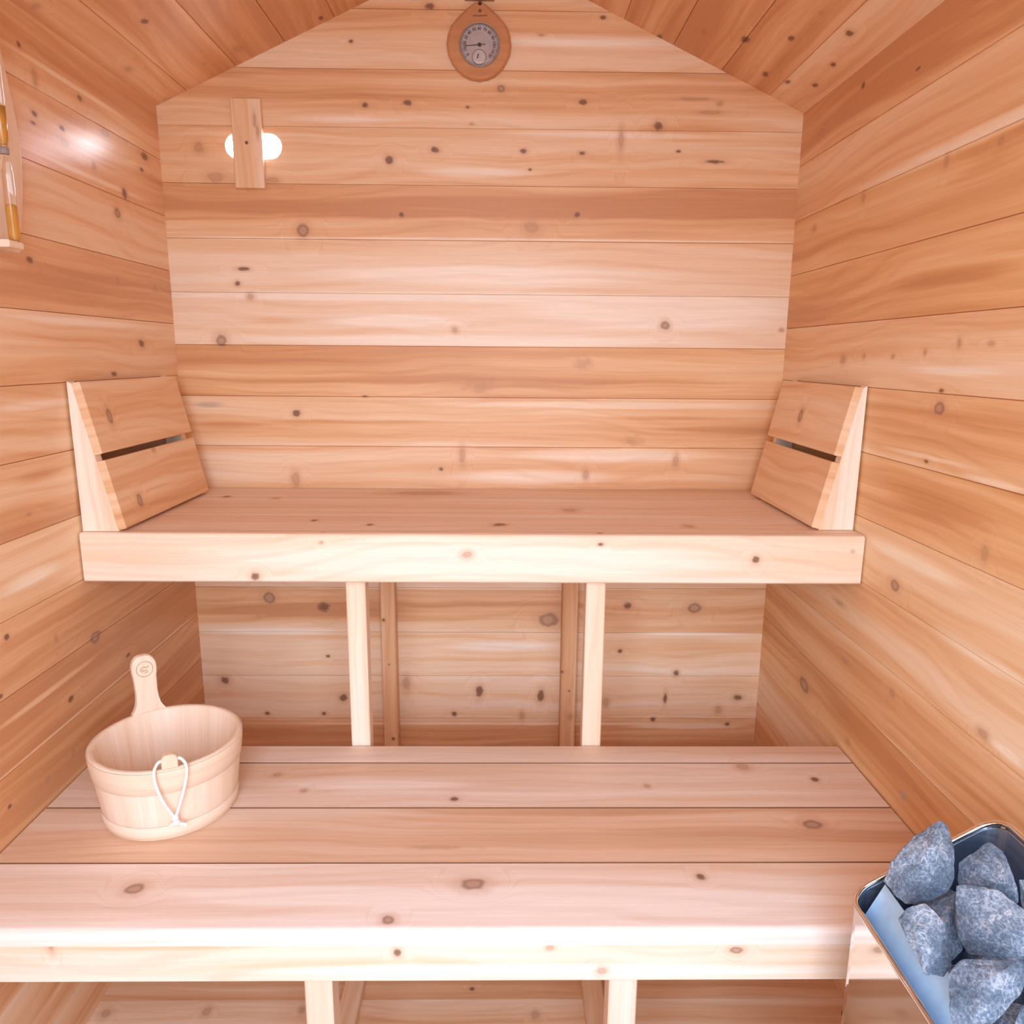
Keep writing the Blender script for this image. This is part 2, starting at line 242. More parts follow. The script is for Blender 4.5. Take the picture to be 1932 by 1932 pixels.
def link(name, bm, mat, parent=None, smooth=False):
    bmesh.ops.recalc_face_normals(bm, faces=bm.faces)
    me = bpy.data.meshes.new(name); bm.to_mesh(me); bm.free()
    if mat: me.materials.append(mat)
    if smooth:
        for p in me.polygons: p.use_smooth = True
    o = bpy.data.objects.new(name, me); COL.objects.link(o)
    if parent: o.parent = parent; o.matrix_parent_inverse = parent.matrix_world.inverted()
    return o

def thing(name, label, cat, loc=(0,0,0), group=None):
    o = bpy.data.objects.new(name, None); COL.objects.link(o); o.location = loc
    o.empty_display_size = 0.05
    o.matrix_world = Matrix.Translation(loc)
    tag(o, label, cat, group); return o
def tag(o, label, cat, group=None):
    o['label'] = label; o['category'] = cat
    if group: o['group'] = group
    return o
def struct(o): o['kind'] = 'structure'; return o

def board(bm, O, U, W, Nn, L, w, t, uv0=None, tone=(0.5,0.5,0.5), rnd=None, ch=(0.0009,0.0035), back=False, rad=None, gold=0.0, edge=None):  # edge = tone painted on the side faces as gap shadow
    """one board: O corner at start of length, low side, BACK face; U grain, W across, Nn front normal.
    uv0 = (u,v) value at O ; front chamfers ch = (width, depth); rad = rounding (v-high front edge)."""
    U, W, Nn, O = V(U), V(W), V(Nn), V(O)
    if uv0 is None: uv0 = (random.uniform(3, 90), random.uniform(3, 90))
    if rnd is None: rnd = random.random()
    cw, cd = ch
    prof = [(0,0,0)]                      # (across, height, tone index 0..1)
    bc = 0.0015 if back else 0.0
    if back: prof = [(bc,0), (0,bc)]
    else: prof = [(0,0)]
    prof += [(0,t-cd), (cw,t), (w*0.5,t)]
    if rad:
        for i in range(7):
            a = math.pi/2*i/6
            prof.append((w-rad+rad*math.sin(a), t-rad+rad*math.cos(a)))
    else: prof += [(w-cw,t), (w,t-cd)]
    prof += [(w,bc),(w-bc,0)] if back else [(w,0)]
    uvl = bm.loops.layers.uv['UVMap']; cl = bm.loops.layers.float_color['bd']
    ra = [bm.verts.new(O + W*a + Nn*h) for a, h in prof]
    rb = [bm.verts.new(O + U*L + W*a + Nn*h) for a, h in prof]
    def tn(a):
        x = min(max(a/w, 0), 1)
        return tone[0]*(1-2*x)+tone[1]*2*x if x < .5 else tone[1]*(2-2*x)+tone[2]*(2*x-1)
    k = len(prof)
    for i in range(k):
        j = (i+1) % k
        da, dh = abs(prof[j][0]-prof[i][0]), abs(prof[j][1]-prof[i][1])
        f = bm.faces.new((ra[i], ra[j], rb[j], rb[i]))
        for lp, (q, e) in zip(f.loops, ((i,0),(j,0),(j,1),(i,1))):
            a, h = prof[q]
            vv = uv0[1] + (a if da >= dh else (h - t + a))
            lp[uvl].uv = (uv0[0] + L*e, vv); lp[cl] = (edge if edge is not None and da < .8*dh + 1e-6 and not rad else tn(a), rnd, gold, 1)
    for ring, e in ((ra,0),(rb,1)):
        f = bm.faces.new(ring if e else ring[::-1])
        for lp in f.loops:
            q = ring.index(lp.vert); a, h = prof[q]
            lp[uvl].uv = (uv0[0]+L*e + h*0.3, uv0[1] + a); lp[cl] = (tn(a), rnd, 0, 1)

def paint(bm, uvfn, tone=0.5, rnd=None):
    """uv + board attributes for a free-form mesh"""
    uvl = bm.loops.layers.uv['UVMap']; cl = bm.loops.layers.float_color['bd']
    r = random.random() if rnd is None else rnd
    for f in bm.faces:
        for lp in f.loops:
            lp[uvl].uv = uvfn(lp.vert.co, f.normal); lp[cl] = (tone, r, 0, 1)

def tube(bm, pts, r, seg=10, cap=True, closed=False):
    pts = [V(p) for p in pts]; n = len(pts); rings = []
    up = V((0,0,1)); prev = None
    for i, p in enumerate(pts):
        if closed: d = (pts[(i+1)%n]-pts[i-1]).normalized()
        else: d = (pts[min(i+1,n-1)]-pts[max(i-1,0)]).normalized()
        if prev is None:
            a = d.cross(up);  a = d.cross(V((1,0,0))) if a.length < 1e-3 else a
        else: a = prev - d*prev.dot(d)
        a.normalize(); prev = a; b = d.cross(a)
        rr = r[i] if isinstance(r, (list,tuple)) else r
        rings.append([bm.verts.new(p + (a*math.cos(2*math.pi*k/seg) + b*math.sin(2*math.pi*k/seg))*rr) for k in range(seg)])
    m = n if closed else n-1
    for i in range(m):
        A, B = rings[i], rings[(i+1)%n]
        for k in range(seg): bm.faces.new((A[k], A[(k+1)%seg], B[(k+1)%seg], B[k]))
    if cap and not closed: bm.faces.new(rings[0][::-1]); bm.faces.new(rings[-1])

def lathe(bm, prof, seg=48, center=(0,0,0), axis='z', sx=1.0, closed=False):
    """revolve (radius, height) pairs about a vertical axis (or y)"""
    rings = []
    for r, h in prof:
        if r < 1e-6:
            rings.append([bm.verts.new(V(center) + (V((0,0,h)) if axis == 'z' else V((0,h,0))))]); continue
        ring = []
        for k in range(seg):
            a = 2*math.pi*k/seg; c, s = r*math.cos(a), r*math.sin(a)
            ring.append(bm.verts.new(V(center) + (V((c,s,h)) if axis == 'z' else V((c,h,s)))))
        rings.append(ring)
    pairs = list(zip(rings, rings[1:])) + ([(rings[-1], rings[0])] if closed else [])
    for A, B in pairs:
        for k in range(seg):
            l = (k+1) % seg
            if len(A) == 1 and len(B) == 1: break
            if len(A) == 1: bm.faces.new((A[0], B[l], B[k]))
            elif len(B) == 1: bm.faces.new((A[k], A[l], B[0]))
            else: bm.faces.new((A[k], A[l], B[l], B[k]))

def extrude_outline(bm, pts, fn, t0, t1, bevel=0.0):
    """closed outline (a,b) placed by fn(a,b,depth); depth t0 = back, t1 = front, front edge eased by bevel"""
    cx = sum(p[0] for p in pts)/len(pts); cy = sum(p[1] for p in pts)/len(pts)
    def ring(d, ins):
        out = []
        for a, b in pts:
            l = math.hypot(a-cx, b-cy); s = 1 - ins/l
            out.append(bm.verts.new(fn(cx+(a-cx)*s, cy+(b-cy)*s, d)))
        return out
    rs = [ring(t0, 0)]
    if bevel: rs += [ring(t1 - bevel*math.copysign(1, t1-t0), 0), ring(t1 - 0.3*bevel*math.copysign(1, t1-t0), bevel*0.35), ring(t1, bevel)]
    else: rs.append(ring(t1, 0))
    k = len(pts)
    for A, B in zip(rs, rs[1:]):
        for i in range(k): bm.faces.new((A[i], A[(i+1)%k], B[(i+1)%k], B[i]))
    bm.faces.new(rs[0][::-1]); bm.faces.new(rs[-1])

def ball(bm, c, r, sx=1, sy=1, sz=1, seg=16):
    res = bmesh.ops.create_uvsphere(bm, u_segments=seg, v_segments=seg//2+2, radius=r)
    for v in res['verts']: v.co = V((v.co.x*sx+c[0], v.co.y*sy+c[1], v.co.z*sz+c[2]))

# ------------------------------------------------------------ the setting
PITCH = 0.1255
back_seams = [-0.03] + [round(1.941 - PITCH*k, 4) for k in range(15, -1, -1)] + [2.0665, 2.2]
BT = {1.941:(.50,.42,.46), 2.0665:(.42,.45,.5), 1.8155:(.40,.20,.14), 1.69:(.42,.42,.50), 1.5645:(.40,.14,.22), 1.439:(.62,.58,.46),
      1.3135:(.72,.66,.80), 1.188:(.20,.24,.30), 1.0625:(.42,.24,.52), .937:(.36,.46,.34), .8115:(.4,.4,.4), .686:(.62,.62,.66),
      .5605:(.52,.26,.16), .435:(.56,.52,.46), .3095:(.40,.58,.54), .184:(.10,.12,.30), .0585:(.2,.2,.2), -0.03:(.2,.2,.2)}
SLOT = (-0.539, 1.772, 0.0385, 0.0280)     # vent hole: centre x, z, half straight length, radius
bm = new_bm()
for a, b_ in zip(back_seams, back_seams[1:]):
    tone = next((v for k, v in BT.items() if abs(k-a) < 0.004), (.4,.4,.4))
    hw = HW + 0.02 if a < EAVE - .06 else min(HW + .02, (RIDGE + .012 - a)/(RIDGE-EAVE)*HW + .02)
    if a < SLOT[1] < b_:
        # the board with the vent hole sawn through it
        cx, cz, hl, r = SLOT
        outer = [(-hw,a),(hw,a),(hw,b_),(-hw,b_)]
        inner = [(cx+hl+r*math.cos(t), cz+r*math.sin(t)) for t in [math.pi*(-.5+i/12) for i in range(13)]] + \
                [(cx-hl+r*math.cos(t), cz+r*math.sin(t)) for t in [math.pi*(.5+i/12) for i in range(13)]]
        old = set(bm.faces); rows = []
        for y in (0.0, 0.03):
            es, loops = [], []
            for ring in (outer, inner):
                vs = [bm.verts.new((x, y, z)) for x, z in ring]; loops.append(vs)
                for i in range(len(vs)): es.append(bm.edges.new((vs[i], vs[(i+1) % len(vs)])))
            bmesh.ops.triangle_fill(bm, use_beauty=True, use_dissolve=False, edges=es)
            rows.append(loops)
        for A, B in zip(rows[0], rows[1]):
            for i in range(len(A)): bm.faces.new((A[i], A[(i+1)%len(A)], B[(i+1)%len(A)], B[i]))
        uvl = bm.loops.layers.uv['UVMap']; cl = bm.loops.layers.float_color['bd']
        for f in bm.faces:
            if f in old: continue
            for lp in f.loops:
                    lp[uvl].uv = (lp.vert.co.x, lp.vert.co.z); lp[cl] = (.42, .37, 0, 1)
    else:
        board(bm, (-hw, 0.03, a), (1,0,0), (0,0,1), (0,-1,0), 2*hw, b_-a, 0.03, (-hw, a), tone, gold={1.188:.5, 1.0625:.3}.get(a, .0))
struct(link('wall_back', bm, M_BACK))

side_seams = [-0.03] + [round(1.865 - PITCH*k, 4) for k in range(14, -1, -1)]
TR = {1.7395:(.26,.06,.06), 1.614:(.38,.48,.50), 1.4885:(.30,.26,.26), 1.363:(.26,.28,.42), 1.2375:(.52,.50,.46), 1.112:(.50,.34,.32),
      .9865:(.26,.26,.32), .861:(.56,.56,.50), .7355:(.50,.56,.50), .61:(.30,.22,.46), .4845:(.26,.30,.26), .359:(.54,.52,.5), .2335:(.2,.2,.25)}
TL = {1.7395:(.36,.16,.12), 1.614:(.34,.34,.36), 1.4885:(.34,.40,.44), 1.363:(.18,.14,.16), 1.2375:(.34,.42,.52), 1.112:(.30,.36,.30),
      .9865:(.20,.24,.36), .861:(.40,.44,.42), .7355:(.26,.30,.36), .61:(.04,.02,.06), .4845:(.16,.12,.08), .359:(.12,.10,.14), .2335:(.3,.3,.3)}
for nm, sx, T, mat in (('wall_left', -1, TL, M_LEFT), ('wall_right', 1, TR, M_RIGHT)):
    bm = new_bm()
    for a, b_ in zip(side_seams, side_seams[1:]):
        tone = next((v for k, v in T.items() if abs(k-a) < 0.004), (.4,.4,.4))
        gold = {1.4885:.6, 1.363:1.0, .9865:1.0, .861:.7, .7355:.6, .61:.6, .4845:1.0, 1.112:.6, 1.2375:.3}.get(a, .1) if sx > 0 else {.861:.4, .4845:.5, .359:.5}.get(a, 0)
        board(bm, (sx*(HW+.03), FRONT, a), (0,1,0), (0,0,1), (-sx,0,0), -FRONT, b_-a, 0.03, (FRONT, a), tone, gold=gold)
    struct(link(nm, bm, mat))

bm = new_bm(); bmL = new_bm()
CS_R = [0, .11, .236, .36, .487, .614, .741, SL]; CT_R = [.25,.2,.12,.22,.06,.12,.34]
CS_L = [0, .12, .245, .37, .497, .623, .752, SL]; CT_L = [.25,.18,.06,.0,.16,.20,.17]
for sx, S, T, B in ((1, CS_R, CT_R, bm), (-1, CS_L, CT_L, bmL)):
    W = V((sx*HW, 0, EAVE-RIDGE)).normalized()
    nn = V((-sx*(RIDGE-EAVE), 0, -HW)).normalized()
    top = V((0, 0, RIDGE))
    for s0, s1, t in zip(S, S[1:], T):
        board(B, top + W*s0 - nn*0.02 + V((0,FRONT,0)), (0,1,0), W, nn, -FRONT, s1-s0 + (.012 if s1 == SL else 0), 0.02, (FRONT, s0), (t-.05, t, t+.06))
# both slopes in one ceiling mesh with two materials
meL = bpy.data.meshes.new('tmp'); bmesh.ops.recalc_face_normals(bmL, faces=bmL.faces)
for f in bmL.faces: f.material_index = 1
bmL.to_mesh(meL); bmL.free(); bm.from_mesh(meL); bpy.data.meshes.remove(meL)
o = struct(link('ceiling', bm, M_CEIL_R)); o.data.materials.append(M_CEIL_L)

bm = new_bm(); y = 0.0
for k in range(19):
    y1 = max(y - 0.1255 + (0.0125 if k == 0 else 0), FRONT)
    t = (.34,.24,.30,.22,.30,.36)[k % 6]
    board(bm, (-HW, y1, -0.03), (1,0,0), (0,1,0), (0,0,1), 2*HW, y-y1, 0.03, (-HW, y1), (t, t, t+.12))
    y = y1
    if y <= FRONT + 1e-4: break
struct(link('floor', bm, M_FLOOR))

# front wall behind the camera, with an unseen opening raised and sized to brighten the bench tops
DW, DB, DH = 0.47, 0.55, 1.98
bm = new_bm()
zs = sorted(side_seams + [2.0, 2.215])
for a, b_ in zip(zs, zs[1:]):
    if DB < (a+b_)/2 < DH:
        for x0, x1 in ((-HW-.03, -DW), (DW, HW+.03)):
            board(bm, (x0, FRONT-.03, a), (1,0,0), (0,0,1), (0,1,0), x1-x0, b_-a, 0.03, (x0, a), (.4,.4,.4))
    else:
        board(bm, (-HW-.03, FRONT-.03, a), (1,0,0), (0,0,1), (0,1,0), 2*HW+.06, b_-a, 0.03, (-HW, a), (.4,.4,.4))
struct(link('wall_front', bm, M_WOOD))

# ------------------------------------------------------------ benches
ROOM = 'the cabin'
ub = thing('upper_bench', 'high cedar bench across the back wall, two backrests standing on its seat', 'bench', (0, -0.25, 0))
bm = new_bm(); ys = [-0.0015, -0.128, -0.2535, -0.3475, -0.4885]
for i, (y1, y0) in enumerate(zip(ys, ys[1:])):
    board(bm, (-HW+.003, y0, ZU-.022), (1,0,0), (0,1,0), (0,0,1), 2*HW-.006, y1-y0-.0008, 0.022, (-HW, y0), ((.62,.58,.58),(.60,.60,.64),(.60,.60,.62),(.74,.60,.58))[i], ch=(.0003,.0008), edge=-.6)  # edge tone paints the shade between the planks
link('seat', bm, M_BENCH, ub)
bm = new_bm()
board(bm, (-HW+.003, -UD+.0225, 0.857), (1,0,0), (0,0,1), (0,-1,0), 2*HW-.006, ZU-.857, 0.0225, (-HW, 0.857), (.86,.78,.92), ch=(.003,.003), back=True, rad=0.007)
link('front_board', bm, M_FASCIA, ub)
def leg(name, x0, x1, y0, y1, z0, z1, tone, parent, mat=None):
    bm = new_bm()
    board(bm, (x0, y1, z0), (0,0,1), (1,0,0), (0,-1,0), z1-z0, x1-x0, y1-y0, (z0, x0) if mat else None, (tone,)*3, ch=(.002,.002), back=True)
    return link(name, bm, mat or M_WOOD, parent)
leg('leg', -.258, -.219, -.486, -.450, 0.001, ZU-.0235, .80, ub)
leg('leg', .221, .260, -.486, -.450, 0.001, ZU-.0235, .76, ub)
leg('leg', -.265, -.227, -.042, -.003, 0.001, ZU-.0235, .44, ub, M_RLEG)
leg('leg', .212, .253, -.042, -.003, 0.001, ZU-.0235, .20, ub, M_RLEG)

lb = thing('lower_bench', 'low wide cedar bench below, the wooden bucket standing on its left end', 'bench', (0, -0.75, 0))
bm = new_bm()
ys = [-LB, -.5545, -.706, -.8556]
for i, (y1, y0) in enumerate(zip(ys, ys[1:])):
    board(bm, (-HW+.003, y0, ZL-.022), (1,0,0), (0,1,0), (0,0,1), 2*HW-.006, y1-y0-.0034, 0.022, (-HW, y0), ((.72,.58,.54),(.74,.62,.58),(.34,.36,.48))[i], ch=(.0003,.0008), edge=-1.5)  # shadow of the gaps painted dark onto the plank sides
board(bm, (-HW+.003, -.8585, ZL-.022), (1,0,0), (0,-1,0), (0,0,1), 2*HW-.006, LF+.002-.8585, 0.022, (-HW, -.8585), (.80,.84,1.0), ch=(.0005,.001), rad=0.012)
# v runs towards the room here, so write the true y back into the map
uvl = bm.loops.layers.uv['UVMap']
for f in bm.faces:
    for lp in f.loops:
        if f.calc_center_median().y < -.859: lp[uvl].uv.y = lp.vert.co.y - (ZL - lp.vert.co.z)
link('seat', bm, M_BENCH, lb)
bm = new_bm()
board(bm, (-HW+.006, -LF+.024, 0.412), (1,0,0), (0,0,1), (0,-1,0), 2*HW-.012, ZL-.0225-.412, 0.0235, (-HW, 0.412), (.90,.66,.56), ch=(.003,.003), back=True)
link('front_board', bm, M_FASCIA, lb)
leg('leg', -.236, -.195, -.976, -.935, 0.001, ZL-.0225, .78, lb)
leg('leg', .214, .256, -.976, -.935, 0.001, ZL-.0225, .74, lb)
leg('leg', -.268, -.229, -.545, -.504, 0.001, ZL-.0225, .5, lb)
leg('leg', .222, .264, -.545, -.504, 0.001, ZL-.0225, .3, lb)
for x0, x1, t in ((-.268, -.229, .42), (.222, .264, .24)):
    bm = new_bm()
    board(bm, (x0, -.93, 0.001), (0,1,0), (1,0,0), (0,0,1), .383, x1-x0, .022, None, (t,)*3, ch=(.002,.002), back=True)
    link('foot_rail', bm, M_WOOD, lb)

# ------------------------------------------------------------ backrests
def backrest(sx, mat, label, knot_tones, y0):
    wallx = sx*(HW - .004)
    o = thing('backrest', label, 'backrest', (sx*.71, -.27, ZU+.0008), 'slatted backrests on the upper bench')
    z0, z1 = ZU+.0008, 1.2395
    y1 = -.085                      # front and rear ends
    topx, botx = .7315, .6700       # front of slats at top and bottom
    d = V((topx-botx, 0, z1-z0)); LEN = d.length; d.normalize()
    nrm = V((-d.z, 0, d.x))                    # facing the room
    st = 0.0165
    mir = lambda p: V((sx*p[0], p[1], p[2]))
    # triangular side boards
    for ya, yb, t in ((y0+.0012, y0+.0232, .66), (y1-.0232, y1-.0012, .5)):
        bm = new_bm()
        Bx = abs(wallx)
        a = V((botx,0,z0)) - nrm*(st+.0006); bq = V((topx,0,z1)) - nrm*(st+.0006)
        e = (a.z - z0)
        pts = [(Bx, z0), (Bx, z1), (min(bq.x, Bx-.002), z1 if bq.z > z1 else bq.z), (a.x + d.x*max(0, -0) , z0)]
        A = [bm.verts.new(mir((x, ya, z))) for x, z in pts]; Bv = [bm.verts.new(mir((x, yb, z))) for x, z in pts]
        for i in range(4): bm.faces.new((A[i], A[(i+1)%4], Bv[(i+1)%4], Bv[i]))
        bm.faces.new(A[::-1]); bm.faces.new(Bv); bm.normal_update()
        r = random.random()
        cl = bm.loops.layers.float_color['bd']; uvl = bm.loops.layers.uv['UVMap']
        for f in bm.faces:
            for lp in f.loops:
                c = lp.vert.co; k = (abs(c.x) - botx)/(Bx-botx)
                lp[uvl].uv = (c.z + 40, abs(c.x) + 7 + (c.y if abs(f.normal.x) > .5 else 0)); lp[cl] = (.44 + .60*k, r, 0, 1)
        link('side_panel', bm, M_WOOD, o)
    # two wide slats, grain along the bench depth
    for s0, s1, t in ((0.006, LEN*.485, knot_tones[1]), (LEN*.53, LEN, knot_tones[0])):
        bm = new_bm()
        P = V((botx,0,z0)) + d*s0 - nrm*st
        board(bm, mir((P.x, y0, P.z)), (0,1,0), mir(d), mir(nrm), y1-y0, s1-s0, st, (0.0, LEN-s1), (t, t, t), ch=(.0015,.0015), back=True)
        uvl = bm.loops.layers.uv['UVMap']
        for f in bm.faces:
            for lp in f.loops:
                q = V((abs(lp.vert.co.x), 0, lp.vert.co.z)) - V((botx,0,z0))
                lp[uvl].uv = (lp.vert.co.y - y0, LEN - q.dot(d) + (.6 if abs(f.normal.y) > .5 else 0))
        link('slat', bm, mat, o)
    return o
backrest(-1, M_REST, 'slanted wooden backrest leaning on the left wall, two large knots near its front', (.46, .36), -.500)
backrest(1, M_REST2, 'slanted wooden backrest leaning on the right wall, one knot mid top slat', (.46, .44), -.462)

# ------------------------------------------------------------ vent in the back wall
vt = thing('vent_cover', 'upright cedar slat screwed across the bright vent hole', 'vent cover', (-.5475, -.009, 1.675))
bm = new_bm()
board(bm, (-.582, -.0008, 1.676), (0,0,1), (1,0,0), (0,-1,0), .193, .069, .018, (1.676, 55.0), (.42,.40,.46), ch=(.0015,.0015), back=True)
link('slat', bm, wood('cedar vent slat', [(1.823, 55.055, .016, .004, 'p'), (1.80, 55.060, .013, .004, 'p')], 0.45), vt)
bm = new_bm(); lathe(bm, [(0,-.0205),(.003,-.0205),(.0042,-.0185),(.0042,-.0185+.001)], 14, (-.549, 0, 1.775), 'y'); link('screw', bm, M_SCREW, vt)
gr = thing('vent_grille', 'fine white wire mesh in the bright oval vent hole behind the slat', 'vent grille', (SLOT[0], .024, SLOT[1]))
bm = new_bm()
cx, cz, hl, r = SLOT
x = cx - hl - r + .006
while x < cx + hl + r - .002:
    dx = max(abs(x-cx)-hl, 0); hh = math.sqrt(max(r*r-dx*dx, 0)) - .0005
    if hh > .002: tube(bm, [(x,.025,cz-hh),(x,.025,cz+hh)], .0005, 5)
    x += .0065
z = cz - r + .005
while z < cz + r - .002:
    hx = hl + math.sqrt(r*r-(z-cz)**2) - .0005
    tube(bm, [(cx-hx,.0255,z),(cx+hx,.0255,z)], .0005, 5); z += .0065
link('wires', bm, M_WIRE, gr)

# ------------------------------------------------------------ thermometer on the gable
tm = thing('thermometer', 'round dial thermometer on a tan teardrop board hung high on the gable', 'thermometer', (-.006, -.008, 1.916))
half = [(2.078,.009),(2.073,.0165),(2.066,.026),(2.059,.0345),(2.046,.049),(2.029,.064),(2.010,.0715),(1.990,.0742),(1.970,.071),(1.951,.0615),(1.937,.050),(1.926,.037),(1.919,.021)]
pts = [(-.006+h, z) for z, h in half] + [(-.006, 1.9155)] + [(-.006-h, z) for z, h in half[::-1]]
bm = new_bm(); extrude_outline(bm, pts, lambda a, b, d: V((a, d, b)), -.001, -.017, .006)
bm.normal_update(); paint(bm, lambda c, n: (c.x*1.0+30, c.z+30 + c.y), .5); link('backplate', bm, M_TAN, tm)
DC = (-.0045, 1.988)
bm = new_bm(); lathe(bm, [(0,-.0185),(.0440,-.0185),(.0440,-.0172)], 56, (DC[0],0,DC[1]), 'y'); bmesh.ops.scale(bm, vec=(1,1,.97), verts=bm.verts, space=Matrix.Translation((-DC[0],0,-DC[1]))); dial = link('dial', bm, M_DIAL, tm)
bm = new_bm(); lathe(bm, [(.0440,-.0172),(.0462,-.0172),(.0466,-.0195),(.0456,-.0215),(.0446,-.0210),(.0440,-.0190)], 56, (DC[0],0,DC[1]), 'y', closed=True); link('bezel', bm, plain('dull bezel', (.42,.36,.36), .35, .7), tm, True)
bm = new_bm()
def bar(bm, p, q, w, y, th=.0004):
    p, q = V((p[0],0,p[1])), V((q[0],0,q[1])); d = (q-p).normalized(); s = V((d.z,0,-d.x))*w*.5
    vs = [bm.verts.new(P + V((0,yy,0))) for yy in (y, y-th) for P in (p-s, p+s, q+s, q-s)]
    for f in ((0,1,2,3),(7,6,5,4),(0,1,5,4),(1,2,6,5),(2,3,7,6),(3,0,4,7)): bm.faces.new([vs[i] for i in f])
for i in range(61):                      # scale marks, 0 at lower left to 120 at lower right
    a = math.radians(218 - i*256/60); r0 = .0400 if i % 5 else .0385
    bar(bm, (DC[0]+r0*math.cos(a), DC[1]+r0*math.sin(a)), (DC[0]+.0422*math.cos(a), DC[1]+.0422*math.sin(a)), .0007 if i % 5 else .0011, -.0185)
link('scale_marks', bm, M_INK, dial)
for i in range(13):
    a = math.radians(218 - i*256/12)
    cu = bpy.data.curves.new('num', 'FONT'); cu.body = str(i*10); cu.size = .0088; cu.align_x = 'CENTER'; cu.align_y = 'CENTER'; cu.offset = .00018
    to = bpy.data.objects.new('num', cu); COL.objects.link(to)
    dg = bpy.context.evaluated_depsgraph_get(); me = bpy.data.meshes.new_from_object(to.evaluated_get(dg))
    bpy.data.objects.remove(to)
    me.transform(Matrix.Translation((DC[0]+.0333*math.cos(a), -.0189, DC[1]+.0333*math.sin(a))) @ Matrix.Rotation(math.pi/2, 4, 'X') @ Matrix.Rotation(a-math.pi/2, 4, 'Z') )
    me.materials.clear(); me.materials.append(M_INK)
    t_ = bpy.data.objects.new('numeral', me); COL.objects.link(t_); t_.parent = dial; t_.matrix_parent_inverse = dial.matrix_world.inverted()
bm = new_bm(); bar(bm, (DC[0]+.013, DC[1]+.0005), (DC[0]-.036, DC[1]-.0032), .0016, -.0202); lathe(bm, [(0,-.0215),(.0038,-.0212),(.0042,-.0186)], 16, (DC[0],0,DC[1]), 'y'); link('needle', bm, M_INK, tm)
SC = (DC[0]-.001, DC[1]-.0255)           # small humidity dial
bm = new_bm(); lathe(bm, [(.0150,-.0186),(.0165,-.0186),(.0163,-.0196),(.0152,-.0196)], 36, (SC[0],0,SC[1]), 'y', closed=True); sd = link('small_dial_ring', bm, M_GREY, tm)
bm = new_bm(); lathe(bm, [(0,-.0190),(.0148,-.0190),(.0148,-.0186)], 30, (SC[0],0,SC[1]), 'y'); link('small_dial', bm, plain('small dial paper', (.88,.82,.84), .4), tm)
bm = new_bm(); bar(bm, (SC[0]-.004, SC[1]-.003), (SC[0]-.0015, SC[1]+.0065), .0026, -.0192); link('small_needle', bm, M_INK, tm)
bm = new_bm()
lathe(bm, [(0,-.0225),(.020,-.0224),(.036,-.0215),(.0443,-.0198),(.0443,-.0195)], 48, (DC[0],0,DC[1]), 'y'); link('dial_glass', bm, M_GLASS, tm, True)
for zc, rr, mt in ((2.0735,.0044,M_HOLE),(2.0588,.0038,M_BURN)):
    bm = new_bm(); lathe(bm, [(0,-.0180),(rr*.7,-.0179),(rr,-.0168)], 18, (-.0035,0,zc), 'y'); link('peg_hole', bm, mt, tm)
bm = new_bm()                             # the worn burnt lettering above the dial, unreadable strokes
random.seed(3)
for i in range(7):
    x0 = -.019 + i*.0047; bar(bm, (x0, 2.0478 + random.uniform(-.001,.001)), (x0+.0036, 2.0500+random.uniform(-.0015,.001)), .0026, -.0168)
link('burnt_mark', bm, M_BURN, tm)
hg = thing('hanging_peg', 'dark brown wooden peg at the ridge holding the thermometer cord', 'peg', (-.005, -.01, 2.085))
bm = new_bm()
pk = [(-.038,2.0845),(.028,2.0845),(.030,2.088),(.022,2.098),(.010,2.108),(-.018,2.108),(-.032,2.098),(-.040,2.088)]
extrude_outline(bm, pk, lambda a, b, d: V((a, d, b)), -.001, -.016, .003); bm.normal_update(); paint(bm, lambda c, n: (c.x+12, c.z+3+c.y), .05); link('peg_block', bm, M_TAN, hg)
bm = new_bm(); tube(bm, [(-.0035,-.0185,2.087),(-.0035,-.0195,2.081),(-.0035,-.0185,2.0738)], .0013, 8); link('cord', bm, M_BURN, hg)
random.seed(11)

# ------------------------------------------------------------ sand timer on the left wall
st = thing('sand_timer', 'wall sand timer with orange sand on a pale wooden board, left wall', 'sand timer', (-.757, -.665, 1.45))
far = [(1.452,-.612),(1.475,-.607),(1.515,-.594),(1.56,-.583),(1.605,-.576),(1.645,-.577),(1.69,-.584),(1.725,-.592),(1.757,-.600),(1.785,-.606),(1.815,-.613)]
YC = -.665
pts = [(y, z) for z, y in far] + [(2*YC - y, z) for z, y in far[::-1]]
bm = new_bm(); extrude_outline(bm, pts, lambda a, b, d: V((d, a, b)), -.7606, -.742, .004)
bm.normal_update(); paint(bm, lambda c, n: (c.z+14, c.y+11 + c.x), .45); link('backboard', bm, M_PAIL, st)
for z0, z1 in ((1.452,1.463),(1.782,1.793)):
    bm = new_bm(); board(bm, (-.7415, -.687, z0), (0,1,0), (0,0,1), (1,0,0), .035, z1-z0, .029, None, (.6,.6,.6), ch=(.002,.002))
    link('end_block', bm, M_PAIL, st)
TX, TY = -.719, -.662
bm = new_bm()
lathe(bm, [(.0064,1.4635),(.0084,1.470),(.0084,1.562),(.0075,1.578),(.0042,1.590),(.0026,1.596),(.0042,1.602),(.0075,1.614),(.0084,1.630),(.0084,1.775),(.0064,1.7815)], 28, (TX,TY,0))
link('glass_tube', bm, M_GLASS, st, True)
bm = new_bm(); lathe(bm, [(0,1.4645),(.0064,1.4648),(.0077,1.472),(.0077,1.514),(.004,1.518),(0,1.519)], 24, (TX,TY,0)); link('sand', bm, M_SAND, st, True)
bm = new_bm(); lathe(bm, [(0,1.6045),(.0034,1.6055),(.0066,1.6150),(.0077,1.632),(.0077,1.660),(.003,1.657),(0,1.656)], 24, (TX,TY,0)); link('sand', bm, M_SAND, st, True)
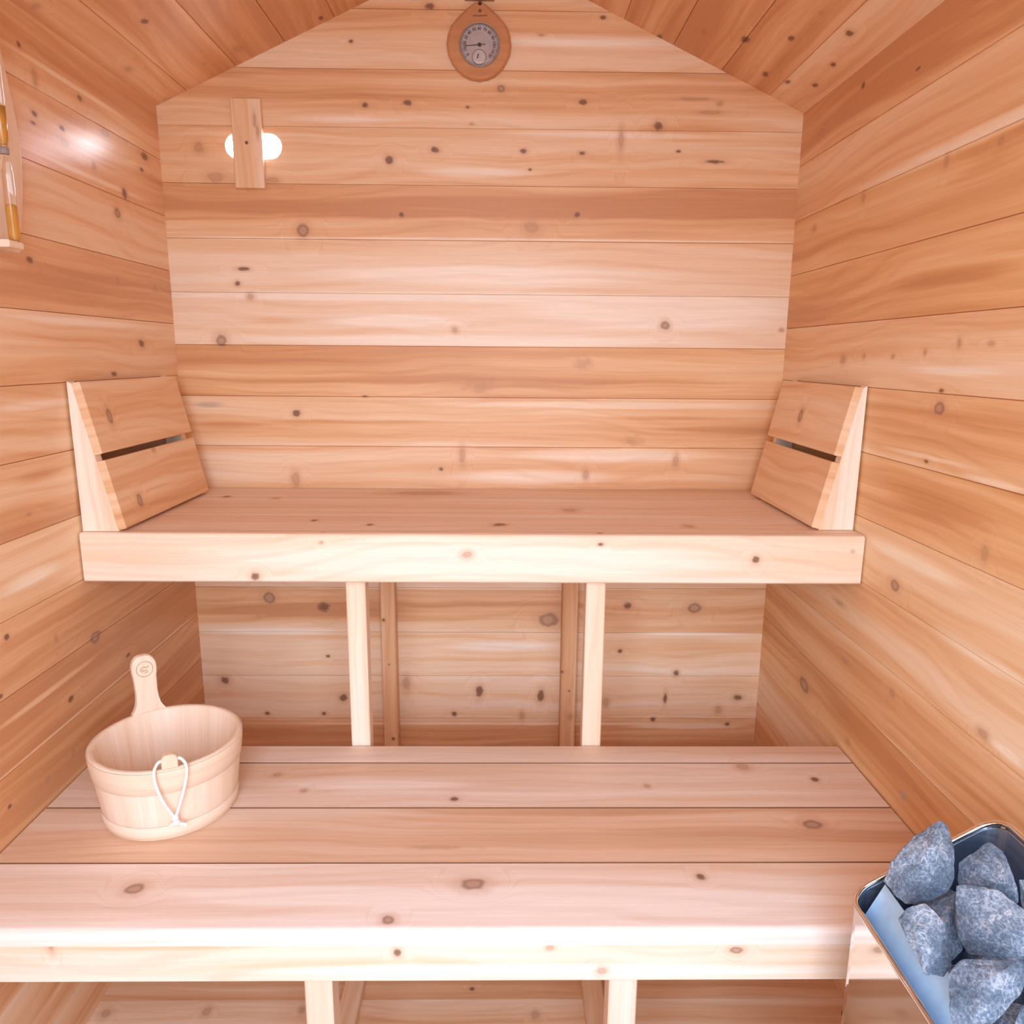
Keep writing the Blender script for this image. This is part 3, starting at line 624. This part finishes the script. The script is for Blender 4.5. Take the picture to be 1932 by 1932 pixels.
bm = new_bm(); lathe(bm, [(.0046,1.5905),(.0064,1.5915),(.0068,1.596),(.0064,1.6005),(.0046,1.6015)], 24, (TX,TY,0), closed=True); link('neck_ring', bm, M_GREY, st, True)

# ------------------------------------------------------------ bucket
M_BADGE = plain('tan badge stain', (.62,.40,.25), .6)
BC = V((-.5373, -.6963, ZL+.0006)); BH, BR, Br = .1345, .1255, .1085
bk = thing('bucket', 'round pale stave bucket with paddle handle and white cord', 'bucket', BC)
NS, SUB = 14, 7
def stave_wall(bm, prof, inner_prof, groove=.0005):
    """closed revolved wall; the radius dips between staves"""
    uvl = bm.loops.layers.uv['UVMap']; cl = bm.loops.layers.float_color['bd']
    loop = prof + inner_prof[::-1]; n = NS*SUB; rings = []
    for i, (r, h) in enumerate(loop):
        ring = []
        for k in range(n):
            a = 2*math.pi*k/n; g = groove*(1 if i < len(prof) else -1) if k % SUB == 0 else 0
            ring.append(bm.verts.new(BC + V(((r-g)*math.cos(a), (r-g)*math.sin(a), h))))
        rings.append(ring)
    tones = [random.uniform(.40,.68) for _ in range(NS)]; rr = [random.random() for _ in range(NS)]
    m = len(rings)
    for i in range(m):
        A, B = rings[i], rings[(i+1) % m]
        for k in range(n):
            f = bm.faces.new((A[k], A[(k+1)%n], B[(k+1)%n], B[k])); s = k//SUB
            for lp, (q, kk) in zip(f.loops, ((i,k),(i,k+1),((i+1)%m,k+1),((i+1)%m,k))):
                lp[uvl].uv = (loop[q][1] + 3 + s, (kk*2*math.pi/n)*.118 + 5 + (.04 if q >= len(prof) else 0)); lp[cl] = (tones[s], rr[s], 0, 1)
rad = lambda h: Br + (BR-Br)*h/BH
bm = new_bm()
stave_wall(bm, [(rad(0)-.002,0),(rad(.002),.002),(rad(.05),.05),(rad(.10),.10),(rad(BH-.003),BH-.003),(rad(BH)-.003,BH)],
               [(rad(0)-.012,0),(rad(.05)-.012,.05),(rad(BH-.003)-.0125,BH-.003),(rad(BH)-.0098,BH)])
link('staves', bm, M_PAIL, bk, True)
bm = new_bm(); lathe(bm, [(0,.012),(rad(.012)-.0135,.012),(rad(.022)-.0132,.022),(0,.022)], 60, BC); bm.normal_update(); paint(bm, lambda c, n: (c.x+8, c.y+2), .5); link('bottom', bm, M_PAIL, bk)
for h0, h1 in ((.090,.1325),(.004,.028)):
    bm = new_bm(); e = .0004
    lathe(bm, [(rad(h0)+e,h0),(rad(h0)+.0016,h0+.0008),(rad((h0+h1)/2)+.0019,(h0+h1)/2),(rad(h1)+.0008,h1-.002),(rad(h1)+e,h1)], 90, BC, closed=True)
    bm.normal_update(); paint(bm, lambda c, n: (math.atan2(c.y-BC.y, c.x-BC.x)*.118+4, c.z+6), .55); link('hoop', bm, M_PAIL, bk, True)
rdir = V((-.622, .783, 0)); tdir = V((.783, .622, 0))
def hpos(a, b, d):          # a along the rim, b height above the rim, d outwards
    return BC + rdir*(rad(BH)-.0005 + b*.10 + d) + tdir*a + V((0,0,BH+b))
prof = [(-.001,.030),(.004,.0262),(.012,.0225),(.024,.0198),(.040,.0190),(.055,.0196),(.066,.0200),(.076,.0215),(.086,.0219),(.094,.0207),(.101,.0172),(.106,.0122),(.108,.0060)]
pts = [(w, b) for b, w in prof] + [(-w, b) for b, w in prof[::-1]]
bm = new_bm(); extrude_outline(bm, pts, hpos, .0005, -.0125, .0035)
bm.normal_update(); paint(bm, lambda c, n: (c.z+21, (c-BC).dot(tdir)+17), .55); hd = link('handle', bm, M_PAIL, bk)
bm = new_bm()
ringp = [hpos(.0142*math.cos(t), .083+.0142*math.sin(t), -.0127) for t in [2*math.pi*i/30 for i in range(30)]]
tube(bm, ringp, .0008, 6, closed=True)
link('badge_ring', bm, M_BADGE, hd)
bm = new_bm()
for a0, b0, a1, b1 in ((-.008,.083,-.003,.087),(-.003,.087,.004,.085),(.004,.085,.008,.088),(-.006,.0785,.005,.0800),(-.009,.0805,-.002,.082),(.0,.0755,.006,.0765)):
    tube(bm, [hpos(a0,b0,-.0127), hpos((a0+a1)/2,(b0+b1)/2+.0008,-.0127), hpos(a1,b1,-.0127)], .0009, 6)
link('badge_mark', bm, M_BADGE, hd)
kd = V((.437,-.8995,0)); kt = V((.8995,.437,0))
def kpos(a, b, d): return BC + kd*(rad(BH)-.006 + d) + kt*a + V((0,0,BH+b))
bm = new_bm()
pk = [(-.0125,.0006),(-.0125,.017),(-.0105,.0225),(-.006,.0255),(.006,.0255),(.0105,.0225),(.0125,.017),(.0125,.0006)]
extrude_outline(bm, pk, kpos, -.006, .0065, .003); bm.normal_update(); paint(bm, lambda c, n: (c.z+2, (c-BC).dot(kt)+33), .42); link('knob', bm, M_PAIL, bk)
bm = new_bm()
knot = kpos(.013, -.083, .0085)
def spline(P, n=8):
    out = []
    P = [P[0]] + P + [P[-1]]
    for i in range(1, len(P)-2):
        for k in range(n):
            t = k/n; p0,p1,p2,p3 = P[i-1],P[i],P[i+1],P[i+2]
            out.append(.5*((2*p1)+(p2-p0)*t+(2*p0-5*p1+4*p2-p3)*t*t+(3*p1-p0-3*p2+p3)*t**3))
    out.append(P[-2]); return out
L_ = [kpos(-.006,.015,0), kpos(-.0165,.0145,.002), kpos(-.0235,.006,.0115), kpos(-.0235,-.012,.0160), kpos(-.016,-.045,.0150), kpos(-.0045,-.074,.0120), kpos(-.001,-.083,.0105)]
R_ = [kpos(.006,.015,0), kpos(.0165,.0145,.002), kpos(.0235,.006,.0115), kpos(.0225,-.012,.0160), kpos(.0140,-.045,.0150), kpos(.0045,-.074,.0120), kpos(.002,-.083,.0105)]
tube(bm, spline(L_), .0026, 10); tube(bm, spline(R_), .0026, 10)
ball(bm, kpos(.0005,-.085,.0100), .0062, 1.0, .9, .95); ball(bm, kpos(.0025,-.0935,.0095), .0056)
tube(bm, spline([kpos(.000,-.092,.010), kpos(-.006,-.0955,.0105), kpos(-.009,-.097,.0115)]), .0027, 8)
tube(bm, spline([kpos(.004,-.094,.010), kpos(.011,-.099,.0100), kpos(.017,-.1015,.0115)]), [.0030]*8+[.0034]*8+[.0044], 8)
link('cord', bm, M_ROPE, bk, True)

# ------------------------------------------------------------ sauna heater
X0, X1, Y0, Y1, HR = .4925, .672, -1.50, -1.092, .026
ht = thing('sauna_heater', 'polished steel sauna heater by the right wall, its open top full of stones', 'heater', ((X0+X1)/2, (Y0+Y1)/2, 0))
zrim = lambda x: .6265 + (x - X0)*.62
def plan(ins, n=8):
    x0, x1, y0, y1, r = X0+ins, X1-ins, Y0+ins, Y1-ins, HR-ins*.8
    out = []
    for cx, cy, a0 in ((x1-r, y1-r, 0), (x0+r, y1-r, 90), (x0+r, y0+r, 180), (x1-r, y0+r, 270)):
        for i in range(n+1):
            a = math.radians(a0 + 90*i/n); out.append((cx + r*math.cos(a), cy + r*math.sin(a)))
    return out
def ringed(bm, rings, closed=True):
    R = [[bm.verts.new(p) for p in r] for r in rings]; n = len(R[0])
    for A, B in zip(R, R[1:] + ([R[0]] if closed else [])):
        for i in range(n): bm.faces.new((A[i], A[(i+1)%n], B[(i+1)%n], B[i]))
    return R
PO, PI_ = plan(0), plan(.0022)
bm = new_bm()
ringed(bm, [[(x,y,.05) for x,y in PO], [(x,y,zrim(x)) for x,y in PO], [(x,y,zrim(x)) for x,y in PI_], [(x,y,.05) for x,y in PI_]])
link('outer_shell', bm, M_STEEL, ht)
bm = new_bm(); tube(bm, [(x,y,zrim(x)+.0006) for x,y in plan(.0010)], .0034, 10, closed=True); link('rolled_rim', bm, M_STEEL, ht, True)
bm = new_bm(); PA, PB = plan(.0028), plan(.0042)
ringed(bm, [[(x,y,.40) for x,y in PA], [(x,y,zrim(x)-.004) for x,y in PA], [(x,y,zrim(x)-.004) for x,y in PB], [(x,y,.40) for x,y in PB]]); link('inner_lining', bm, M_LINER, ht)
bm = new_bm()
A = V((.5000,0,.585)); B = V((.5315,0,.6515)); n_ = V((-(B-A).z,0,(B-A).x)).normalized()*.0012
q = [A, B, B+n_, A+n_]
ringed(bm, [[(p.x, y, p.z) for p in q] for y in (-1.106, -1.480)], False)
bm.verts.ensure_lookup_table(); bm.faces.new(bm.verts[0:4]); bm.faces.new(bm.verts[4:8][::-1])
link('stone_guard', bm, M_GUARD, ht)
bm = new_bm(); bmesh.ops.create_cube(bm, size=1, matrix=Matrix.Translation(((X0+X1)/2,(Y0+Y1)/2,.455)) @ Matrix.Diagonal((X1-X0-.012, Y1-Y0-.012, .006, 1))); link('grate', bm, M_DARK, ht)
for xx in (X0+.03, X1-.03):
    for yy in (Y0+.04, Y1-.04):
        bm = new_bm(); bmesh.ops.create_cone(bm, cap_ends=True, segments=16, radius1=.012, radius2=.014, depth=.0495, matrix=Matrix.Translation((xx,yy,.0252))); link('foot', bm, M_DARK, ht)

VIEW = V((.0519,-1.9207,1.2926))
def stone(c, outline, depth, label, seed):
    rnd = random.Random(seed); c = V(c); d = (c - VIEW).normalized()
    r = d.cross(V((0,0,1))).normalized(); u = r.cross(d)
    bm = new_bm()
    for a, b in outline: bm.verts.new(r*a*.985 + u*b*.985 + d*rnd.uniform(-.1,.12)*depth)
    n = len(outline)
    for k in range(5):
        t = rnd.random()*2*math.pi; s = rnd.uniform(.25,.6); i = int(t/(2*math.pi)*n) % n
        a, b = outline[i]; bm.verts.new(r*a*s + u*b*s - d*depth*rnd.uniform(.22,.42))
    for k in range(6):
        i = rnd.randrange(n); s = rnd.uniform(.35,.75); a, b = outline[i]; bm.verts.new(r*a*s + u*b*s + d*depth*rnd.uniform(.35,.6))
    res = bmesh.ops.convex_hull(bm, input=bm.verts)
    bmesh.ops.delete(bm, geom=[g for g in res['geom_interior'] if isinstance(g, bmesh.types.BMVert)], context='VERTS')
    bmesh.ops.bevel(bm, geom=list(bm.edges), offset=.0009, segments=1, affect='EDGES', profile=.6)
    bmesh.ops.triangulate(bm, faces=bm.faces)
    for _ in range(2):
        bmesh.ops.subdivide_edges(bm, edges=[e for e in bm.edges if e.calc_length() > .004], cuts=1, use_grid_fill=True)
        bmesh.ops.triangulate(bm, faces=bm.faces)
    bm.normal_update()
    for v in bm.verts:
        p = v.co*90 + V((seed*3.1,0,0)); v.co += v.normal*(noise.noise(p)*.0016 + noise.noise(p*3)*.0006)
    o = link('sauna_stone', bm, M_STONE); o.location = c
    tag(o, label, 'stone', 'sauna stones in the heater'); return o
STONES = [
('large pointed grey stone standing highest at the far left of the heater',.060,(0.553,-1.145,0.705),[(0.0086, 0.0586), (0.0179, 0.0527), (0.0255, 0.0349), (0.0287, 0.0173), (0.0301, -0.0006), (0.0272, -0.0172), (0.0155, -0.0292), (0.0044, -0.0372), (-0.0152, -0.0469), (-0.0273, -0.0408), (-0.0416, -0.0298), (-0.037, -0.0079), (-0.0273, 0.0146), (-0.0134, 0.0343)]),
('grey stone with blunt top just right of the pointed stone',.045,(0.620,-1.160,0.706),[(-0.0049, 0.0385), (0.0104, 0.0311), (0.0214, 0.0097), (0.0282, -0.0075), (0.0319, -0.0191), (0.0111, -0.0275), (-0.0191, -0.0246), (-0.0303, -0.0226), (-0.0326, 0.0012), (-0.0195, 0.0213)]),
('broad flat grey stone with white veins in the middle of the pile',.046,(0.585,-1.220,0.695),[(-0.0382, 0.0235), (-0.0277, 0.0302), (0.002, 0.0346), (0.0195, 0.0257), (0.0327, 0.0214), (0.0404, 0.002), (0.0351, -0.0216), (0.0091, -0.0319), (-0.0179, -0.0415), (-0.0279, -0.0276), (-0.0331, -0.0125)]),
('small jagged grey stone resting against the steel guard below the pointed stone',.040,(0.514,-1.228,0.682),[(-0.0271, 0.0067), (-0.021, 0.0184), (-0.007, 0.0281), (0.0031, 0.0226), (0.0107, 0.0169), (0.0114, 0.0026), (0.019, -0.004), (0.0193, -0.0158), (0.015, -0.0264), (0.0008, -0.0303), (-0.0082, -0.0148), (-0.0182, -0.0016)]),
('narrow blue grey stone wedged deep between the jagged and the veined stone',.040,(0.563,-1.180,0.652),[(-0.022, 0.0205), (-0.0057, 0.0333), (0.0035, 0.0406), (0.0071, 0.0125), (0.0121, -0.0032), (0.0205, -0.0146), (0.014, -0.0271), (0.0022, -0.0419), (-0.0069, -0.0271), (-0.0083, 0.0), (-0.0181, 0.0103)]),
('large pale grey stone at the near end of the heater, under the veined one',.040,(0.5285,-1.299,0.6885),[(-0.0321, -0.0045), (-0.0278, 0.009), (-0.0197, 0.0184), (0.0061, 0.0277), (0.0252, 0.0363), (0.0359, 0.03), (0.029, 0.007), (0.0214, -0.0097), (0.0055, -0.039), (-0.0199, -0.047), (-0.0273, -0.0272)]),
('shaded grey stone at the right edge of the picture near the wall side rim',.034,(0.650,-1.190,0.690),[(-0.0157, 0.0233), (-0.0038, 0.0295), (0.0118, 0.017), (0.0166, -0.018), (0.0049, -0.031), (-0.0051, -0.0169), (-0.0095, -0.0027)]),
('grey stone in the bottom right corner of the picture, nearest the camera',.040,(0.578,-1.312,0.668),[(-0.017, -0.0008), (-0.0075, 0.0194), (0.0095, 0.0346), (0.0213, 0.0188), (0.0169, -0.0153), (-0.0041, -0.0318), (-0.02, -0.0242)]),
]
for i, (lab, dp, c, outl) in enumerate(STONES):
    k = 1.22 if 'jagged grey stone resting' in lab else 1.0
    stone(c, [(a*k, b*k) for a, b in outl], dp, lab, i+1)
rr = random.Random(5)
for i, (x, y, z, s) in enumerate([(.578,-1.135,.600,.034),(.60,-1.13,.625,.042),(.635,-1.155,.63,.034),(.56,-1.215,.60,.038),(.615,-1.21,.625,.042),(.585,-1.275,.605,.040),(.635,-1.26,.64,.036)]):
    ol = [(s*math.cos(t)*rr.uniform(.75,1), s*math.sin(t)*rr.uniform(.7,.95)) for t in [2*math.pi*k/10 for k in range(10)]]
    stone((x,y,z), ol, s*1.5, 'grey stone buried in the pile, mostly hidden under the top stones', 30+i)

# ------------------------------------------------------------ daylight and camera
w = bpy.data.worlds.new('daylight'); scene.world = w; w.use_nodes = True
nt = w.node_tree; nt.nodes.clear(); n = N(nt)
tc = nt.nodes.new('ShaderNodeTexCoord'); sx = nt.nodes.new('ShaderNodeSeparateXYZ'); nt.links.new(tc.outputs['Generated'], sx.inputs[0])
c = n.ramp(n.maprange(sx.outputs[2], -1, 1, 0, 1, False), [(0.0,(.34,.36,.38)),(.47,(.50,.54,.60)),(.53,(.86,.94,1.06)),(.66,(1.02,1.14,1.32)),(.8,(.80,1.02,1.38)),(1.0,(.55,.82,1.32))])
sunny = n.maprange(sx.outputs[1], .3, .8, 1.0, 7.0)   # the side of the sky behind the vent is much brighter
c = n.vec('SCALE', c); c.node.inputs['Scale'].default_value = 1.0; nt.links.new(sunny, c.node.inputs['Scale'])
bg = nt.nodes.new('ShaderNodeBackground'); nt.links.new(c, bg.inputs[0]); bg.inputs[1].default_value = 8.0
ow = nt.nodes.new('ShaderNodeOutputWorld'); nt.links.new(bg.outputs[0], ow.inputs[0])
pl = bpy.data.lights.new('added_opening_portal', 'AREA'); pl.shape = 'RECTANGLE'; pl.size = 2*DW; pl.size_y = 1.43
pl.cycles.is_portal = True  # samples daylight through the added opening
po = bpy.data.objects.new('added_opening_portal', pl); COL.objects.link(po); po.location = (0, FRONT-.035, 1.27); po.rotation_euler = (math.radians(90), 0, 0)

cam = bpy.data.cameras.new('camera'); co = bpy.data.objects.new('camera', cam); COL.objects.link(co)
cam.sensor_width = 36; cam.lens = 36*1417.7/1932; cam.clip_start = .02
pitch, yaw, roll = -.2053, .0137, .0076
def ray(a, b):
    a, b = a*math.cos(roll)+b*math.sin(roll), -a*math.sin(roll)+b*math.cos(roll)
    y = math.cos(pitch)+b*math.sin(pitch); z = math.sin(pitch)-b*math.cos(pitch)
    return V((a*math.cos(yaw)+y*math.sin(yaw), -a*math.sin(yaw)+y*math.cos(yaw), z))
f0 = ray(0,0); rgt = (ray(1,0)-f0).normalized(); up = -(ray(0,1)-f0).normalized(); fw = f0.normalized()
co.matrix_world = Matrix.Translation(VIEW) @ Matrix((rgt, up, -fw)).transposed().to_4x4()
scene.camera = co
scene.view_settings.view_transform = 'Standard'; scene.view_settings.look = 'None'
scene.view_settings.gamma = 1; scene.view_settings.exposure = EXPOSURE
scene.cycles.max_bounces = 14; scene.cycles.diffuse_bounces = 10; scene.cycles.glossy_bounces = 6
